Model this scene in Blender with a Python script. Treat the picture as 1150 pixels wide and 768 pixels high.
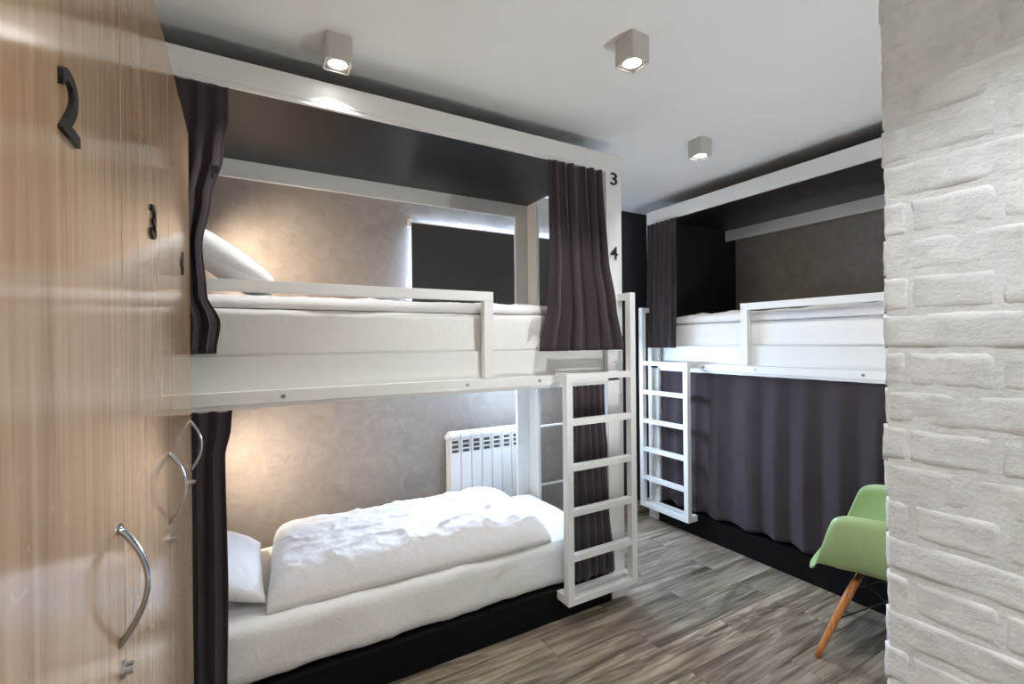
import bpy, bmesh, math, random
from mathutils import Vector, Matrix, noise

random.seed(7)
scene = bpy.context.scene
for o in list(bpy.data.objects):
    bpy.data.objects.remove(o, do_unlink=True)
C = scene.collection

# ------------------------------------------------------------------ camera
FPX = 526.0
YAW = math.radians(30.02)
ROLL = math.radians(-0.587)
F = Vector((math.sin(YAW), math.cos(YAW), 0))
R = Vector((math.cos(YAW), -math.sin(YAW), 0))
U = Vector((0, 0, 1))
R2 = math.cos(ROLL) * R + math.sin(ROLL) * U
U2 = -math.sin(ROLL) * R + math.cos(ROLL) * U
cam_d = bpy.data.cameras.new('camera')
cam = bpy.data.objects.new('camera', cam_d)
C.objects.link(cam)
cam_d.sensor_fit = 'HORIZONTAL'
cam_d.sensor_width = 36.0
cam_d.lens = FPX / 1150.0 * 36.0
cam_d.clip_start = 0.02
m = Matrix((R2, U2, -F)).transposed().to_4x4()
m.translation = (0, 0, 1.5)
cam.matrix_world = m
scene.camera = cam

# ------------------------------------------------------------------ world, exposure
SPOT_W = 34.0
world = bpy.data.worlds.new('world')
scene.world = world
world.use_nodes = True
bg = world.node_tree.nodes['Background']
bg.inputs[0].default_value = (0.55, 0.72, 1.0, 1)
bg.inputs[1].default_value = 6.0
vs = scene.view_settings
vs.view_transform = 'Standard'
vs.look = 'None'
vs.exposure = 0.42
vs.gamma = 1.0
vs.use_curve_mapping = False
scene.cycles.max_bounces = 14
scene.cycles.diffuse_bounces = 9

def add_light(name, kind, loc, energy, color=(1, 1, 1), **kw):
    d = bpy.data.lights.new(name, kind)
    d.energy = energy
    d.color = color
    for k, v in kw.items():
        setattr(d, k, v)
    o = bpy.data.objects.new(name, d)
    o.location = loc
    C.objects.link(o)
    return o

# daylight outside the window, shining into the room
wl = add_light('window_daylight', 'AREA', (1.76, 3.53, 1.76), 500.0, (0.54, 0.72, 1.0),
               shape='RECTANGLE', size=1.34, size_y=1.12)
wl.rotation_euler = (math.radians(-90), 0, 0)

# ------------------------------------------------------------------ helpers
def lin(r, g, b):
    def f(c):
        c /= 255.0
        return c / 12.92 if c <= 0.04045 else ((c + 0.055) / 1.055) ** 2.4
    return (f(r), f(g), f(b), 1.0)

def new_mat(name, color=(0.8, 0.8, 0.8, 1), rough=0.5, metal=0.0, spec=0.5):
    mt = bpy.data.materials.new(name)
    mt.use_nodes = True
    b = mt.node_tree.nodes['Principled BSDF']
    b.inputs['Base Color'].default_value = color
    b.inputs['Roughness'].default_value = rough
    b.inputs['Metallic'].default_value = metal
    b.inputs['Specular IOR Level'].default_value = spec
    return mt

class NT:
    """small helper around a node tree"""
    def __init__(self, mt):
        self.t = mt.node_tree
        self.b = self.t.nodes['Principled BSDF']
    def n(self, kind, **kw):
        nd = self.t.nodes.new(kind)
        for k, v in kw.items():
            if k in nd.inputs:
                nd.inputs[k].default_value = v
            else:
                setattr(nd, k, v)
        return nd
    def l(self, a, b):
        self.t.links.new(a, b)
    def coords(self, scale=(1, 1, 1), rand=0.0, kind='Object'):
        tc = self.n('ShaderNodeTexCoord')
        mp = self.n('ShaderNodeMapping')
        mp.inputs['Scale'].default_value = scale
        self.l(tc.outputs[kind], mp.inputs['Vector'])
        if rand:
            oi = self.n('ShaderNodeObjectInfo')
            mu = self.n('ShaderNodeVectorMath', operation='SCALE')
            cx = self.n('ShaderNodeCombineXYZ')
            self.l(oi.outputs['Random'], cx.inputs[0])
            self.l(oi.outputs['Random'], cx.inputs[1])
            self.l(oi.outputs['Random'], cx.inputs[2])
            self.l(cx.outputs[0], mu.inputs[0])
            mu.inputs['Scale'].default_value = rand
            ad = self.n('ShaderNodeVectorMath', operation='ADD')
            self.l(tc.outputs[kind], ad.inputs[0])
            self.l(mu.outputs[0], ad.inputs[1])
            self.l(ad.outputs[0], mp.inputs['Vector'])
        return mp.outputs[0]
    def noise(self, vec, scale=5, detail=4, rough=0.5, dist=0.0):
        nd = self.n('ShaderNodeTexNoise')
        nd.inputs['Scale'].default_value = scale
        nd.inputs['Detail'].default_value = detail
        nd.inputs['Roughness'].default_value = rough
        nd.inputs['Distortion'].default_value = dist
        self.l(vec, nd.inputs['Vector'])
        return nd.outputs['Fac']
    def ramp(self, fac, stops):
        r = self.n('ShaderNodeValToRGB')
        el = r.color_ramp.elements
        while len(el) < len(stops):
            el.new(0.5)
        for e, (p, c) in zip(el, stops):
            e.position = p
            e.color = c
        self.l(fac, r.inputs[0])
        return r.outputs[0]
    def mix(self, fac, a, b, mode='MIX'):
        mx = self.n('ShaderNodeMix', data_type='RGBA', blend_type=mode)
        if isinstance(fac, (int, float)):
            mx.inputs[0].default_value = fac
        else:
            self.l(fac, mx.inputs[0])
        for s, v in ((6, a), (7, b)):
            if isinstance(v, tuple):
                mx.inputs[s].default_value = v
            else:
                self.l(v, mx.inputs[s])
        return mx.outputs[2]
    def bump(self, h, strength=0.3, dist=0.01):
        bp = self.n('ShaderNodeBump')
        bp.inputs['Strength'].default_value = strength
        bp.inputs['Distance'].default_value = dist
        self.l(h, bp.inputs['Height'])
        self.l(bp.outputs[0], self.b.inputs['Normal'])
        return bp

MAT = {}
MAT['white'] = new_mat('white_paint', lin(226, 226, 223), 0.38)
MAT['offwhite'] = new_mat('white_board', lin(224, 224, 220), 0.45)
MAT['black'] = new_mat('black_laminate', (0.003, 0.003, 0.0035, 1), 0.6, spec=0.15)
MAT['roof'] = new_mat('dark_gloss_board', (0.013, 0.0115, 0.0115, 1), 0.32, spec=0.35)
MAT['endblack'] = new_mat('black_matt_board', (0.008, 0.008, 0.009, 1), 0.7)
MAT['ink'] = new_mat('black_number', (0.008, 0.007, 0.007, 1), 0.5)
MAT['chrome'] = new_mat('satin_chrome', (0.46, 0.46, 0.47, 1), 0.2, 1.0)
MAT['bolt'] = new_mat('dull_steel', (0.30, 0.30, 0.31, 1), 0.4, 1.0)
MAT['ceiling'] = new_mat('ceiling_paint', lin(240, 239, 237), 0.8, spec=0.2)
MAT['whitewall'] = new_mat('white_wall_paint', lin(228, 226, 222), 0.8, spec=0.2)
MAT['darkwall'] = new_mat('charcoal_wall_paint', lin(58, 60, 64), 0.8, spec=0.2)
MAT['radiator'] = new_mat('radiator_enamel', lin(236, 234, 230), 0.3)
MAT['slot_shade'] = new_mat('radiator_slot_shade', lin(92, 88, 84), 0.7)  # shade behind the louvres, put in as a dark colour
MAT['fixture'] = new_mat('grey_fixture_paint', lin(196, 192, 186), 0.45)
MAT['fixture_in'] = new_mat('fixture_reflector', lin(205, 205, 205), 0.25, 0.3)
MAT['wire'] = new_mat('black_wire', (0.01, 0.01, 0.011, 1), 0.4)
MAT['blind'] = new_mat('blackout_blind', lin(70, 66, 63), 0.42, spec=0.5)
MAT['blindback'] = new_mat('blind_white_backing', lin(235, 235, 235), 0.8)
MAT['gap'] = new_mat('dark_gap', lin(150, 120, 92), 0.7)

def m_emit(name, col, st):
    mt = new_mat(name, (0.8, 0.8, 0.8, 1))
    b = mt.node_tree.nodes['Principled BSDF']
    b.inputs['Emission Color'].default_value = col
    b.inputs['Emission Strength'].default_value = st
    return mt
MAT['lens'] = m_emit('lit_lamp_lens', (1.0, 0.97, 0.92, 1), 14.0)
MAT['warmlens'] = m_emit('lit_warm_lens', (1.0, 0.72, 0.42, 1), 10.0)

def m_glass():
    mt = bpy.data.materials.new('window_glass')
    mt.use_nodes = True
    nt = mt.node_tree
    nt.nodes.remove(nt.nodes['Principled BSDF'])
    tr = nt.nodes.new('ShaderNodeBsdfTransparent')
    gl = nt.nodes.new('ShaderNodeBsdfGlossy')
    gl.inputs['Roughness'].default_value = 0.02
    mx = nt.nodes.new('ShaderNodeMixShader')
    mx.inputs[0].default_value = 0.08
    nt.links.new(tr.outputs[0], mx.inputs[1])
    nt.links.new(gl.outputs[0], mx.inputs[2])
    nt.links.new(mx.outputs[0], nt.nodes['Material Output'].inputs[0])
    return mt
MAT['glass'] = m_glass()

def m_plaster():
    mt = new_mat('decorative_grey_plaster', rough=0.62, spec=0.35)
    t = NT(mt)
    v = t.coords()
    big = t.noise(v, 2.2, 5, 0.6, 0.6)
    mid = t.noise(v, 9.0, 6, 0.65, 1.2)
    c1 = t.ramp(big, [(0.3, lin(146, 138, 131)), (0.5, lin(158, 150, 143)), (0.72, lin(170, 162, 154))])
    c2 = t.ramp(mid, [(0.30, lin(138, 131, 124)), (0.52, lin(158, 150, 143)), (0.75, lin(176, 169, 161))])
    base = t.mix(0.5, c1, c2)
    # trowel scars: thin, broken, lighter and darker strokes
    vein = t.noise(t.coords((1.0, 1.0, 1.5)), 6.0, 3, 0.5, 2.4)
    line = t.ramp(vein, [(0.485, (0, 0, 0, 1)), (0.5, (1, 1, 1, 1)), (0.515, (0, 0, 0, 1))])
    mask = t.ramp(t.noise(v, 3.1, 2), [(0.55, (0, 0, 0, 1)), (0.72, (0.42, 0.42, 0.42, 1))])
    lm = t.mix(1.0, line, mask, 'MULTIPLY')
    out = t.mix(lm, base, lin(204, 199, 194))
    t.l(out, t.b.inputs['Base Color'])
    h = t.mix(0.5, mid, lm, 'ADD')
    t.bump(h, 0.22, 0.007)
    return mt
MAT['plaster'] = m_plaster()

def m_plank():
    mt = new_mat('weathered_oak_plank', rough=0.42)
    t = NT(mt)
    v = t.coords((0.55, 9.0, 1.0), rand=37.0)
    st = t.noise(v, 2.8, 8, 0.66, 0.55)
    c = t.ramp(st, [(0.27, lin(82, 71, 60)), (0.42, lin(126, 114, 99)), (0.54, lin(168, 155, 138)), (0.72, lin(200, 189, 172))])
    # cathedral figure: rings of a stretched, warped field
    warp = t.noise(t.coords((0.34, 3.0, 1.0), rand=37.0), 2.6, 2, 0.5, 0.7)
    ringv = t.n('ShaderNodeMath', operation='MULTIPLY')
    t.l(warp, ringv.inputs[0]); ringv.inputs[1].default_value = 62.0
    sn = t.n('ShaderNodeMath', operation='SINE')
    t.l(ringv.outputs[0], sn.inputs[0])
    ring = t.ramp(sn.outputs[0], [(0.0, (0.58, 0.55, 0.51, 1)), (0.55, (1, 1, 1, 1))])
    rm = t.ramp(t.noise(t.coords((0.8, 3.0, 1.0), rand=71.0), 2.0, 3), [(0.38, (0.05, 0.05, 0.05, 1)), (0.6, (0.85, 0.85, 0.85, 1))])
    c2 = t.mix(rm, c, t.mix(1.0, c, ring, 'MULTIPLY'))
    # dark weathered patches drawn out along the board
    pt = t.ramp(t.noise(t.coords((0.7, 4.5, 1), rand=53.0), 2.0, 4, 0.6), [(0.36, (0.52, 0.51, 0.50, 1)), (0.54, (1, 1, 1, 1))])
    c3 = t.mix(0.85, c2, pt, 'MULTIPLY')
    fine = t.noise(t.coords((2.0, 85.0, 1), rand=11.0), 4.0, 4)
    fr = t.ramp(fine, [(0.3, (0.66, 0.65, 0.63, 1)), (0.6, (1.06, 1.06, 1.05, 1))])
    c4 = t.mix(0.8, c3, fr, 'MULTIPLY')
    oi = t.n('ShaderNodeObjectInfo')
    tone = t.ramp(oi.outputs['Random'], [(0.0, (0.72, 0.72, 0.72, 1)), (0.5, (0.96, 0.95, 0.94, 1)), (1.0, (1.14, 1.12, 1.08, 1))])
    c5 = t.mix(1.0, c4, tone, 'MULTIPLY')
    t.l(c5, t.b.inputs['Base Color'])
    t.bump(fine, 0.12, 0.002)
    return mt
MAT['plank'] = m_plank()

def m_oak(name='sonoma_oak_laminate'):
    mt = new_mat(name, rough=0.13, spec=0.6)
    t = NT(mt)
    v = t.coords((1.0, 16.0, 0.8), rand=9.0)
    n1 = t.noise(v, 2.2, 6, 0.6, 0.6)
    c = t.ramp(n1, [(0.25, lin(154, 122, 93)), (0.5, lin(184, 153, 122)), (0.75, lin(204, 177, 147))])
    v2 = t.coords((1.0, 4.0, 0.5), rand=5.0)
    n2 = t.noise(v2, 1.6, 3, 0.5, 1.6)
    c2 = t.mix(0.5, c, t.ramp(n2, [(0.35, (0.84, 0.81, 0.78, 1)), (0.65, (1.0, 1.0, 1.0, 1))]), 'MULTIPLY')
    # pale cross flecks
    fl = t.noise(t.coords((1.0, 24.0, 26.0), rand=3.0), 1.6, 2, 0.5, 0.4)
    fm = t.ramp(fl, [(0.64, (0, 0, 0, 1)), (0.72, (1, 1, 1, 1))])
    msk = t.ramp(t.noise(t.coords((1, 5, 2)), 1.3, 2), [(0.5, (0, 0, 0, 1)), (0.62, (0.5, 0.5, 0.5, 1))])
    ff = t.mix(1.0, fm, msk, 'MULTIPLY')
    out = t.mix(ff, c2, lin(216, 196, 168))
    t.l(out, t.b.inputs['Base Color'])
    wv = t.noise(t.coords((1, 40, 3), rand=2.0), 3.0, 3)
    t.bump(wv, 0.03, 0.001)
    return mt
MAT['oak'] = m_oak()

def m_brick():
    mt = new_mat('white_painted_brick', rough=0.6, spec=0.3)
    t = NT(mt)
    v = t.coords((1, 1, 1), rand=21.0)
    n1 = t.noise(v, 14, 6, 0.65, 0.3)
    n2 = t.noise(t.coords((1, 0.5, 1.6), rand=13.0), 34, 6, 0.7, 0.8)
    n3 = t.noise(v, 120, 3, 0.6)
    c = t.ramp(n1, [(0.3, lin(214, 216, 217)), (0.6, lin(232, 234, 235))])
    dirt = t.ramp(t.noise(v, 26, 5, 0.7, 1.0), [(0.62, (0, 0, 0, 1)), (0.76, (0.55, 0.55, 0.55, 1))])
    c2 = t.mix(dirt, c, lin(206, 192, 176))
    t.l(c2, t.b.inputs['Base Color'])
    h = t.mix(0.3, t.mix(0.5, n1, n2), n3)
    t.bump(h, 0.6, 0.009)
    return mt
MAT['brick'] = m_brick()

def m_fabric(name, col, col2, rough=0.95, scale=420, bump=0.15, sheen=0.0):
    mt = new_mat(name, col, rough, spec=0.15)
    t = NT(mt)
    v = t.coords()
    n = t.noise(v, 7, 4, 0.6)
    t.l(t.mix(n, col, col2), t.b.inputs['Base Color'])
    w = t.noise(v, scale, 2)
    t.bump(w, bump, 0.002)
    if sheen:
        t.b.inputs['Sheen Weight'].default_value = sheen
        t.b.inputs['Sheen Roughness'].default_value = 0.5
    return mt
MAT['curtain'] = m_fabric('plum_grey_curtain', lin(57, 49, 53), lin(66, 57, 61), sheen=0.12)

def m_linen(name, col):
    mt = new_mat(name, col, 0.8, spec=0.2)
    t = NT(mt)
    v = t.coords()
    n1 = t.noise(v, 9, 5, 0.6, 1.2)
    n2 = t.noise(t.coords((1, 1.0, 1)), 22, 4, 0.6, 2.0)
    t.bump(t.mix(0.45, n1, n2), 0.28, 0.02)
    return mt
MAT['sheet'] = m_linen('white_sheet', lin(230, 229, 226))
MAT['duvet'] = m_linen('white_duvet_cover', lin(236, 234, 233))
MAT['green'] = new_mat('sage_green_plastic', lin(163, 189, 134), 0.36)

def m_leg():
    mt = new_mat('orange_beech', rough=0.4)
    t = NT(mt)
    n = t.noise(t.coords((40, 40, 3)), 3, 4, 0.6, 0.5)
    t.l(t.ramp(n, [(0.3, lin(170, 100, 48)), (0.7, lin(206, 140, 80))]), t.b.inputs['Base Color'])
    return mt
MAT['leg'] = m_leg()

# ---- mesh builders
def bm_box(bm, x0, x1, y0, y1, z0, z1):
    vs_ = [bm.verts.new(p) for p in ((x0, y0, z0), (x1, y0, z0), (x1, y1, z0), (x0, y1, z0),
                                     (x0, y0, z1), (x1, y0, z1), (x1, y1, z1), (x0, y1, z1))]
    for f in ((0, 3, 2, 1), (4, 5, 6, 7), (0, 1, 5, 4), (1, 2, 6, 5), (2, 3, 7, 6), (3, 0, 4, 7)):
        bm.faces.new([vs_[i] for i in f])
    return vs_

def boxes(lst, bevel=0.0):
    bm = bmesh.new()
    for b in lst:
        bm_box(bm, *b)
    bmesh.ops.recalc_face_normals(bm, faces=bm.faces)
    if bevel:
        bmesh.ops.bevel(bm, geom=list(bm.edges), offset=bevel, segments=2, affect='EDGES', profile=0.7)
    return bm

def tube(bm, pts, radii, seg=10, cap=True, flat=(1, 1), up=None):
    """sweep a round section along pts; radii may be one number"""
    n = len(pts)
    pts = [Vector(p) for p in pts]
    if isinstance(radii, (int, float)):
        radii = [radii] * n
    rings = []
    ref = Vector(up) if up else None
    for i in range(n):
        d = (pts[min(i + 1, n - 1)] - pts[max(i - 1, 0)]).normalized()
        a = ref if ref is not None else (Vector((0, 0, 1)) if abs(d.z) < 0.9 else Vector((1, 0, 0)))
        s = d.cross(a).normalized()
        t = s.cross(d).normalized()
        rings.append([bm.verts.new(pts[i] + s * (math.cos(2 * math.pi * k / seg) * radii[i] * flat[0])
                                   + t * (math.sin(2 * math.pi * k / seg) * radii[i] * flat[1])) for k in range(seg)])
    for i in range(n - 1):
        for k in range(seg):
            bm.faces.new((rings[i][k], rings[i][(k + 1) % seg], rings[i + 1][(k + 1) % seg], rings[i + 1][k]))
    if cap:
        bm.faces.new(rings[0][::-1])
        bm.faces.new(rings[-1])

def wloc(o):
    v = Vector((0, 0, 0))
    while o is not None:
        v += o.location
        o = o.parent
    return v

def obj(name, bm, mat, parent=None, smooth=False, origin=None):
    """link a bmesh given in world coordinates as ONE mesh object"""
    if origin is None:
        if parent is not None:
            origin = wloc(parent)
        else:
            xs = [v.co for v in bm.verts]
            origin = Vector(((min(v.x for v in xs) + max(v.x for v in xs)) / 2,
                             (min(v.y for v in xs) + max(v.y for v in xs)) / 2, min(v.z for v in xs)))
    origin = Vector(origin)
    bmesh.ops.translate(bm, verts=bm.verts, vec=-origin)
    bmesh.ops.recalc_face_normals(bm, faces=bm.faces)
    me = bpy.data.meshes.new(name)
    bm.to_mesh(me)
    bm.free()
    for mm in (mat if isinstance(mat, (list, tuple)) else [mat]):
        me.materials.append(MAT[mm])
    if smooth:
        me.polygons.foreach_set('use_smooth', [True] * len(me.polygons))
    o = bpy.data.objects.new(name, me)
    C.objects.link(o)
    o.parent = parent
    o.location = origin - (wloc(parent) if parent is not None else Vector((0, 0, 0)))
    return o

def tag(o, label, cat, group=None):
    o['label'] = label
    o['category'] = cat
    if group:
        o['group'] = group
    return o

def empty(name, loc, label, cat, group=None):
    o = bpy.data.objects.new(name, None)
    o.empty_display_size = 0.1
    C.objects.link(o)
    o.location = loc
    return tag(o, label, cat, group)

def struct(name, bm, mat, label, parent=None, smooth=False):
    o = obj(name, bm, mat, parent, smooth)
    o['kind'] = 'structure'
    o['label'] = label
    return o

def text_mesh(ch, size, bold=0.0, thick=0.002):
    cu = bpy.data.curves.new('digit', 'FONT')
    cu.body = ch
    cu.size = size
    cu.offset = bold
    cu.extrude = thick
    cu.align_x = 'CENTER'
    cu.align_y = 'CENTER'
    ob = bpy.data.objects.new('digit', cu)
    C.objects.link(ob)
    dg = bpy.context.evaluated_depsgraph_get()
    me = bpy.data.meshes.new_from_object(ob.evaluated_get(dg))
    bpy.data.objects.remove(ob, do_unlink=True)
    xs = [v.co.x for v in me.vertices]; ys = [v.co.y for v in me.vertices]
    cx, cy = (min(xs) + max(xs)) / 2, (min(ys) + max(ys)) / 2
    w, h = max(xs) - min(xs), max(ys) - min(ys)
    return me, cx, cy, w, h

def digit(name, ch, center, xdir, ydir, w, h, parent, bold=0.0, thick=0.002):
    """a printed or applied digit: its own small solid, fitted to w x h"""
    me, cx, cy, mw, mh = text_mesh(ch, 0.1, bold, thick)
    xd, yd = Vector(xdir), Vector(ydir)
    nd = xd.cross(yd)
    c = Vector(center) - wloc(parent)
    for v in me.vertices:
        x, y, z = v.co
        v.co = c + xd * ((x - cx) * w / mw) + yd * ((y - cy) * h / mh) + nd * (z + thick)
    me.materials.clear()
    me.materials.append(MAT['ink'])
    o = bpy.data.objects.new(name, me)
    C.objects.link(o)
    o.parent = parent
    return o

# ------------------------------------------------------------------ room shell
ZC = 2.70
YB = 3.25
XR = 4.02
XA = -0.36      # alcove wall at the head of the left bunk
# floor slab + planks
fl = struct('floor', boxes([(-0.75, 4.1, -1.25, 3.5, -0.06, -0.006)]), 'black', 'grey-brown wood plank floor with dark weathered grain')
PW, PL = 0.1865, 0.914
plank_cache = {}
def plank_mesh(lx, ly):
    key = (round(lx, 3), round(ly, 3))
    if key not in plank_cache:
        bm = bmesh.new()
        g = 0.0007
        b = 0.0012
        hx, hy = lx / 2 - g, ly / 2 - g
        bot = [bm.verts.new(p) for p in ((-hx, -hy, -0.006), (hx, -hy, -0.006), (hx, hy, -0.006), (-hx, hy, -0.006))]
        mid = [bm.verts.new(p) for p in ((-hx, -hy, -b), (hx, -hy, -b), (hx, hy, -b), (-hx, hy, -b))]
        hx -= b; hy -= b
        top = [bm.verts.new(p) for p in ((-hx, -hy, 0), (hx, -hy, 0), (hx, hy, 0), (-hx, hy, 0))]
        bm.faces.new(bot[::-1]); bm.faces.new(top)
        for A, B in ((bot, mid), (mid, top)):
            for k in range(4):
                bm.faces.new((A[k], A[(k + 1) % 4], B[(k + 1) % 4], B[k]))
        me = bpy.data.meshes.new('plank')
        bm.to_mesh(me); bm.free()
        me.materials.append(MAT['plank'])
        plank_cache[key] = me
    return plank_cache[key]
FX0, FX1, FY0, FY1 = -0.72, XR, -1.2, YB
row = -20
while True:
    y0 = 2.0 + row * PW
    y1 = y0 + PW
    if y0 >= FY1:
        break
    if y1 > FY0:
        yy0, yy1 = max(y0, FY0), min(y1, FY1)
        off = 1.293 if row % 2 else 1.293 + PL / 2      # the row just below y = 2 carries a joint at 1.293
        x = off - 4 * PL
        while x < FX1:
            xx0, xx1 = max(x, FX0), min(x + PL, FX1)
            if xx1 - xx0 > 0.01:
                o = bpy.data.objects.new('plank', plank_mesh(xx1 - xx0, yy1 - yy0))
                C.objects.link(o)
                o.parent = fl
                o.location = Vector(((xx0 + xx1) / 2, (yy0 + yy1) / 2, 0)) - fl.location
            x += PL
    row += 1

struct('ceiling', boxes([(-0.75, 4.1, -1.25, 3.5, ZC, ZC + 0.08)]), 'ceiling', 'plain white painted ceiling')
# back wall with the window opening
WX0, WX1, WZ0, WZ1 = 1.125, 2.43, 1.16, 2.328
struct('wall_back', boxes([(XA, WX0, YB, YB + 0.25, 0, ZC), (WX1, 2.97, YB, YB + 0.25, 0, ZC),
                           (WX0, WX1, YB, YB + 0.25, 0, WZ0), (WX0, WX1, YB, YB + 0.25, WZ1, ZC)]),
       'plaster', 'back wall in warm grey decorative trowelled plaster')
struct('wall_back_charcoal', boxes([(2.97, XR + 0.08, YB - 0.02, YB + 0.25, 0, ZC)]), 'darkwall',
       'charcoal painted strip of the back wall between the bunks')
struct('wall_right', boxes([(XR, XR + 0.08, 0.35, YB - 0.02, 0, ZC)]), 'plaster', 'grey plaster wall behind the right bunk')
struct('wall_left', boxes([(-0.80, -0.72, -1.2, 1.955, 0, ZC)]), 'whitewall', 'white wall behind the lockers')
struct('wall_left_alcove', boxes([(-0.80, XA, 1.955, YB + 0.25, 0, ZC)]), 'whitewall', 'white wall at the head end of the left bunk')
struct('wall_rear', boxes([(-0.80, 1.6, -1.28, -1.2, 0, ZC)]), 'whitewall', 'white wall behind the camera')
struct('wall_front', boxes([(1.50, XR + 0.08, 0.33, 0.465, 0, ZC)]), 'whitewall', 'white wall beside the brick corner, behind the chair')

# painted brick corner wall
XB = 1.19
bw = struct('wall_brick', boxes([(XB - 0.0026, 1.50, -1.2, 0.463, 0, ZC)]), 'brick', 'white painted rough brick wall ending in a corner on the right')
def brick_mesh(ly, lz, seed):
    """rounded lumpy brick face looking to -X, with end faces; local origin at centre of its face"""
    bm = bmesh.new()
    ny, nz = max(5, int(ly / 0.010)), 9
    grid = []
    hy, hz = ly / 2, lz / 2
    for j in range(nz + 1):
        rowv = []
        for i in range(ny + 1):
            y = -hy + ly * i / ny
            z = -hz + lz * j / nz
            p = Vector((seed * 3.1, y, z))
            ey, ez = hy - abs(y), hz - abs(z)
            kz = min(1.0, ez / 0.009) ** 0.5
            ky = 0.35 + 0.65 * min(1.0, ey / 0.008) ** 0.7
            x = -0.0042 * kz * ky
            x -= 0.0034 * noise.noise(p * 17) * (0.3 + 0.7 * kz) + 0.0016 * noise.noise(p * 48) + 0.0009 * noise.noise(p * 110)
            x = min(x, 0.001)
            if min(ey, ez) < 1e-6:
                x = min(x + 0.0015, 0.002)
                y += 0.0025 * noise.noise(p * 45)
                z += 0.0040 * noise.noise(p * 26 + Vector((0, 9, 0)))
            rowv.append(bm.verts.new((x, y, z)))
        grid.append(rowv)
    for j in range(nz):
        for i in range(ny):
            bm.faces.new((grid[j][i], grid[j + 1][i], grid[j + 1][i + 1], grid[j][i + 1]))
    # closed back so that the corner bricks also show their ends
    ring = [grid[0][i] for i in range(ny + 1)] + [grid[j][ny] for j in range(1, nz + 1)] \
        + [grid[nz][i] for i in range(ny - 1, -1, -1)] + [grid[j][0] for j in range(nz - 1, 0, -1)]
    back = [bm.verts.new((0.11, v.co.y, v.co.z)) for v in ring]
    for k in range(len(ring)):
        k2 = (k + 1) % len(ring)
        bm.faces.new((ring[k], ring[k2], back[k2], back[k]))
    bm.faces.new(back)
    bmesh.ops.recalc_face_normals(bm, faces=bm.faces)
    me = bpy.data.meshes.new('brick')
    bm.to_mesh(me); bm.free()
    me.materials.append(MAT['brick'])
    me.polygons.foreach_set('use_smooth', [True] * len(me.polygons))
    return me
CH = 0.0777
bcache = {}
zc0 = 1.863 - 24 * CH
k = 0
while zc0 + k * CH < ZC - 0.02:
    z0 = zc0 + k * CH
    z1 = min(z0 + CH, ZC)
    if z0 < 0:
        z0 = 0.0
    if k % 2 == 0:
        joints = [0.47, 0.425, 0.293, 0.035, -0.223]
    else:
        joints = [0.47, 0.213, -0.045, -0.30]
    rj = random.uniform(-0.006, 0.006)
    for q in range(len(joints) - 1):
        ya, yb_ = joints[q] + (rj if q else random.uniform(-0.0015, 0.002)), joints[q + 1] + rj
        ly, lz = ya - yb_ - 0.003, (z1 - z0) - 0.0035
        key = (round(ly, 2), round(lz, 3), random.randrange(5))
        if key not in bcache:
            bcache[key] = brick_mesh(ly, lz, len(bcache) * 1.7 + 0.3)
        o = bpy.data.objects.new('brick', bcache[key])
        C.objects.link(o)
        o.parent = bw
        o.location = Vector((XB + random.uniform(-0.0015, 0.0012), (ya + yb_) / 2, (z0 + z1) / 2)) - bw.location
        o.rotation_euler = (random.uniform(-0.006, 0.006), random.uniform(-0.03, 0.012), random.uniform(-0.006, 0.006))
    k += 1

# window (frame, sash, panes, sill) set deep in the opening
wf = struct('window_1', boxes([(WX0, WX0 + 0.06, 3.42, 3.48, WZ0, WZ1), (WX1 - 0.06, WX1, 3.42, 3.48, WZ0, WZ1),
                               (WX0 + 0.06, WX1 - 0.06, 3.42, 3.48, WZ0, WZ0 + 0.06), (WX0 + 0.06, WX1 - 0.06, 3.42, 3.48, WZ1 - 0.06, WZ1),
                               (1.73, 1.79, 3.42, 3.48, WZ0 + 0.06, WZ1 - 0.06)]), 'white', 'white framed window behind the dark roller blind')
for a, b in ((WX0 + 0.06, 1.73), (1.79, WX1 - 0.06)):
    obj('pane', boxes([(a, b, 3.445, 3.455, WZ0 + 0.06, WZ1 - 0.06)]), 'glass', wf)
obj('window_sill', boxes([(WX0, WX1, YB - 0.01, 3.42, WZ0, WZ0 + 0.02)]), 'white', wf)

# ------------------------------------------------------------------ bunk beds
def rough_box_smooth(bm):
    return bm

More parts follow.
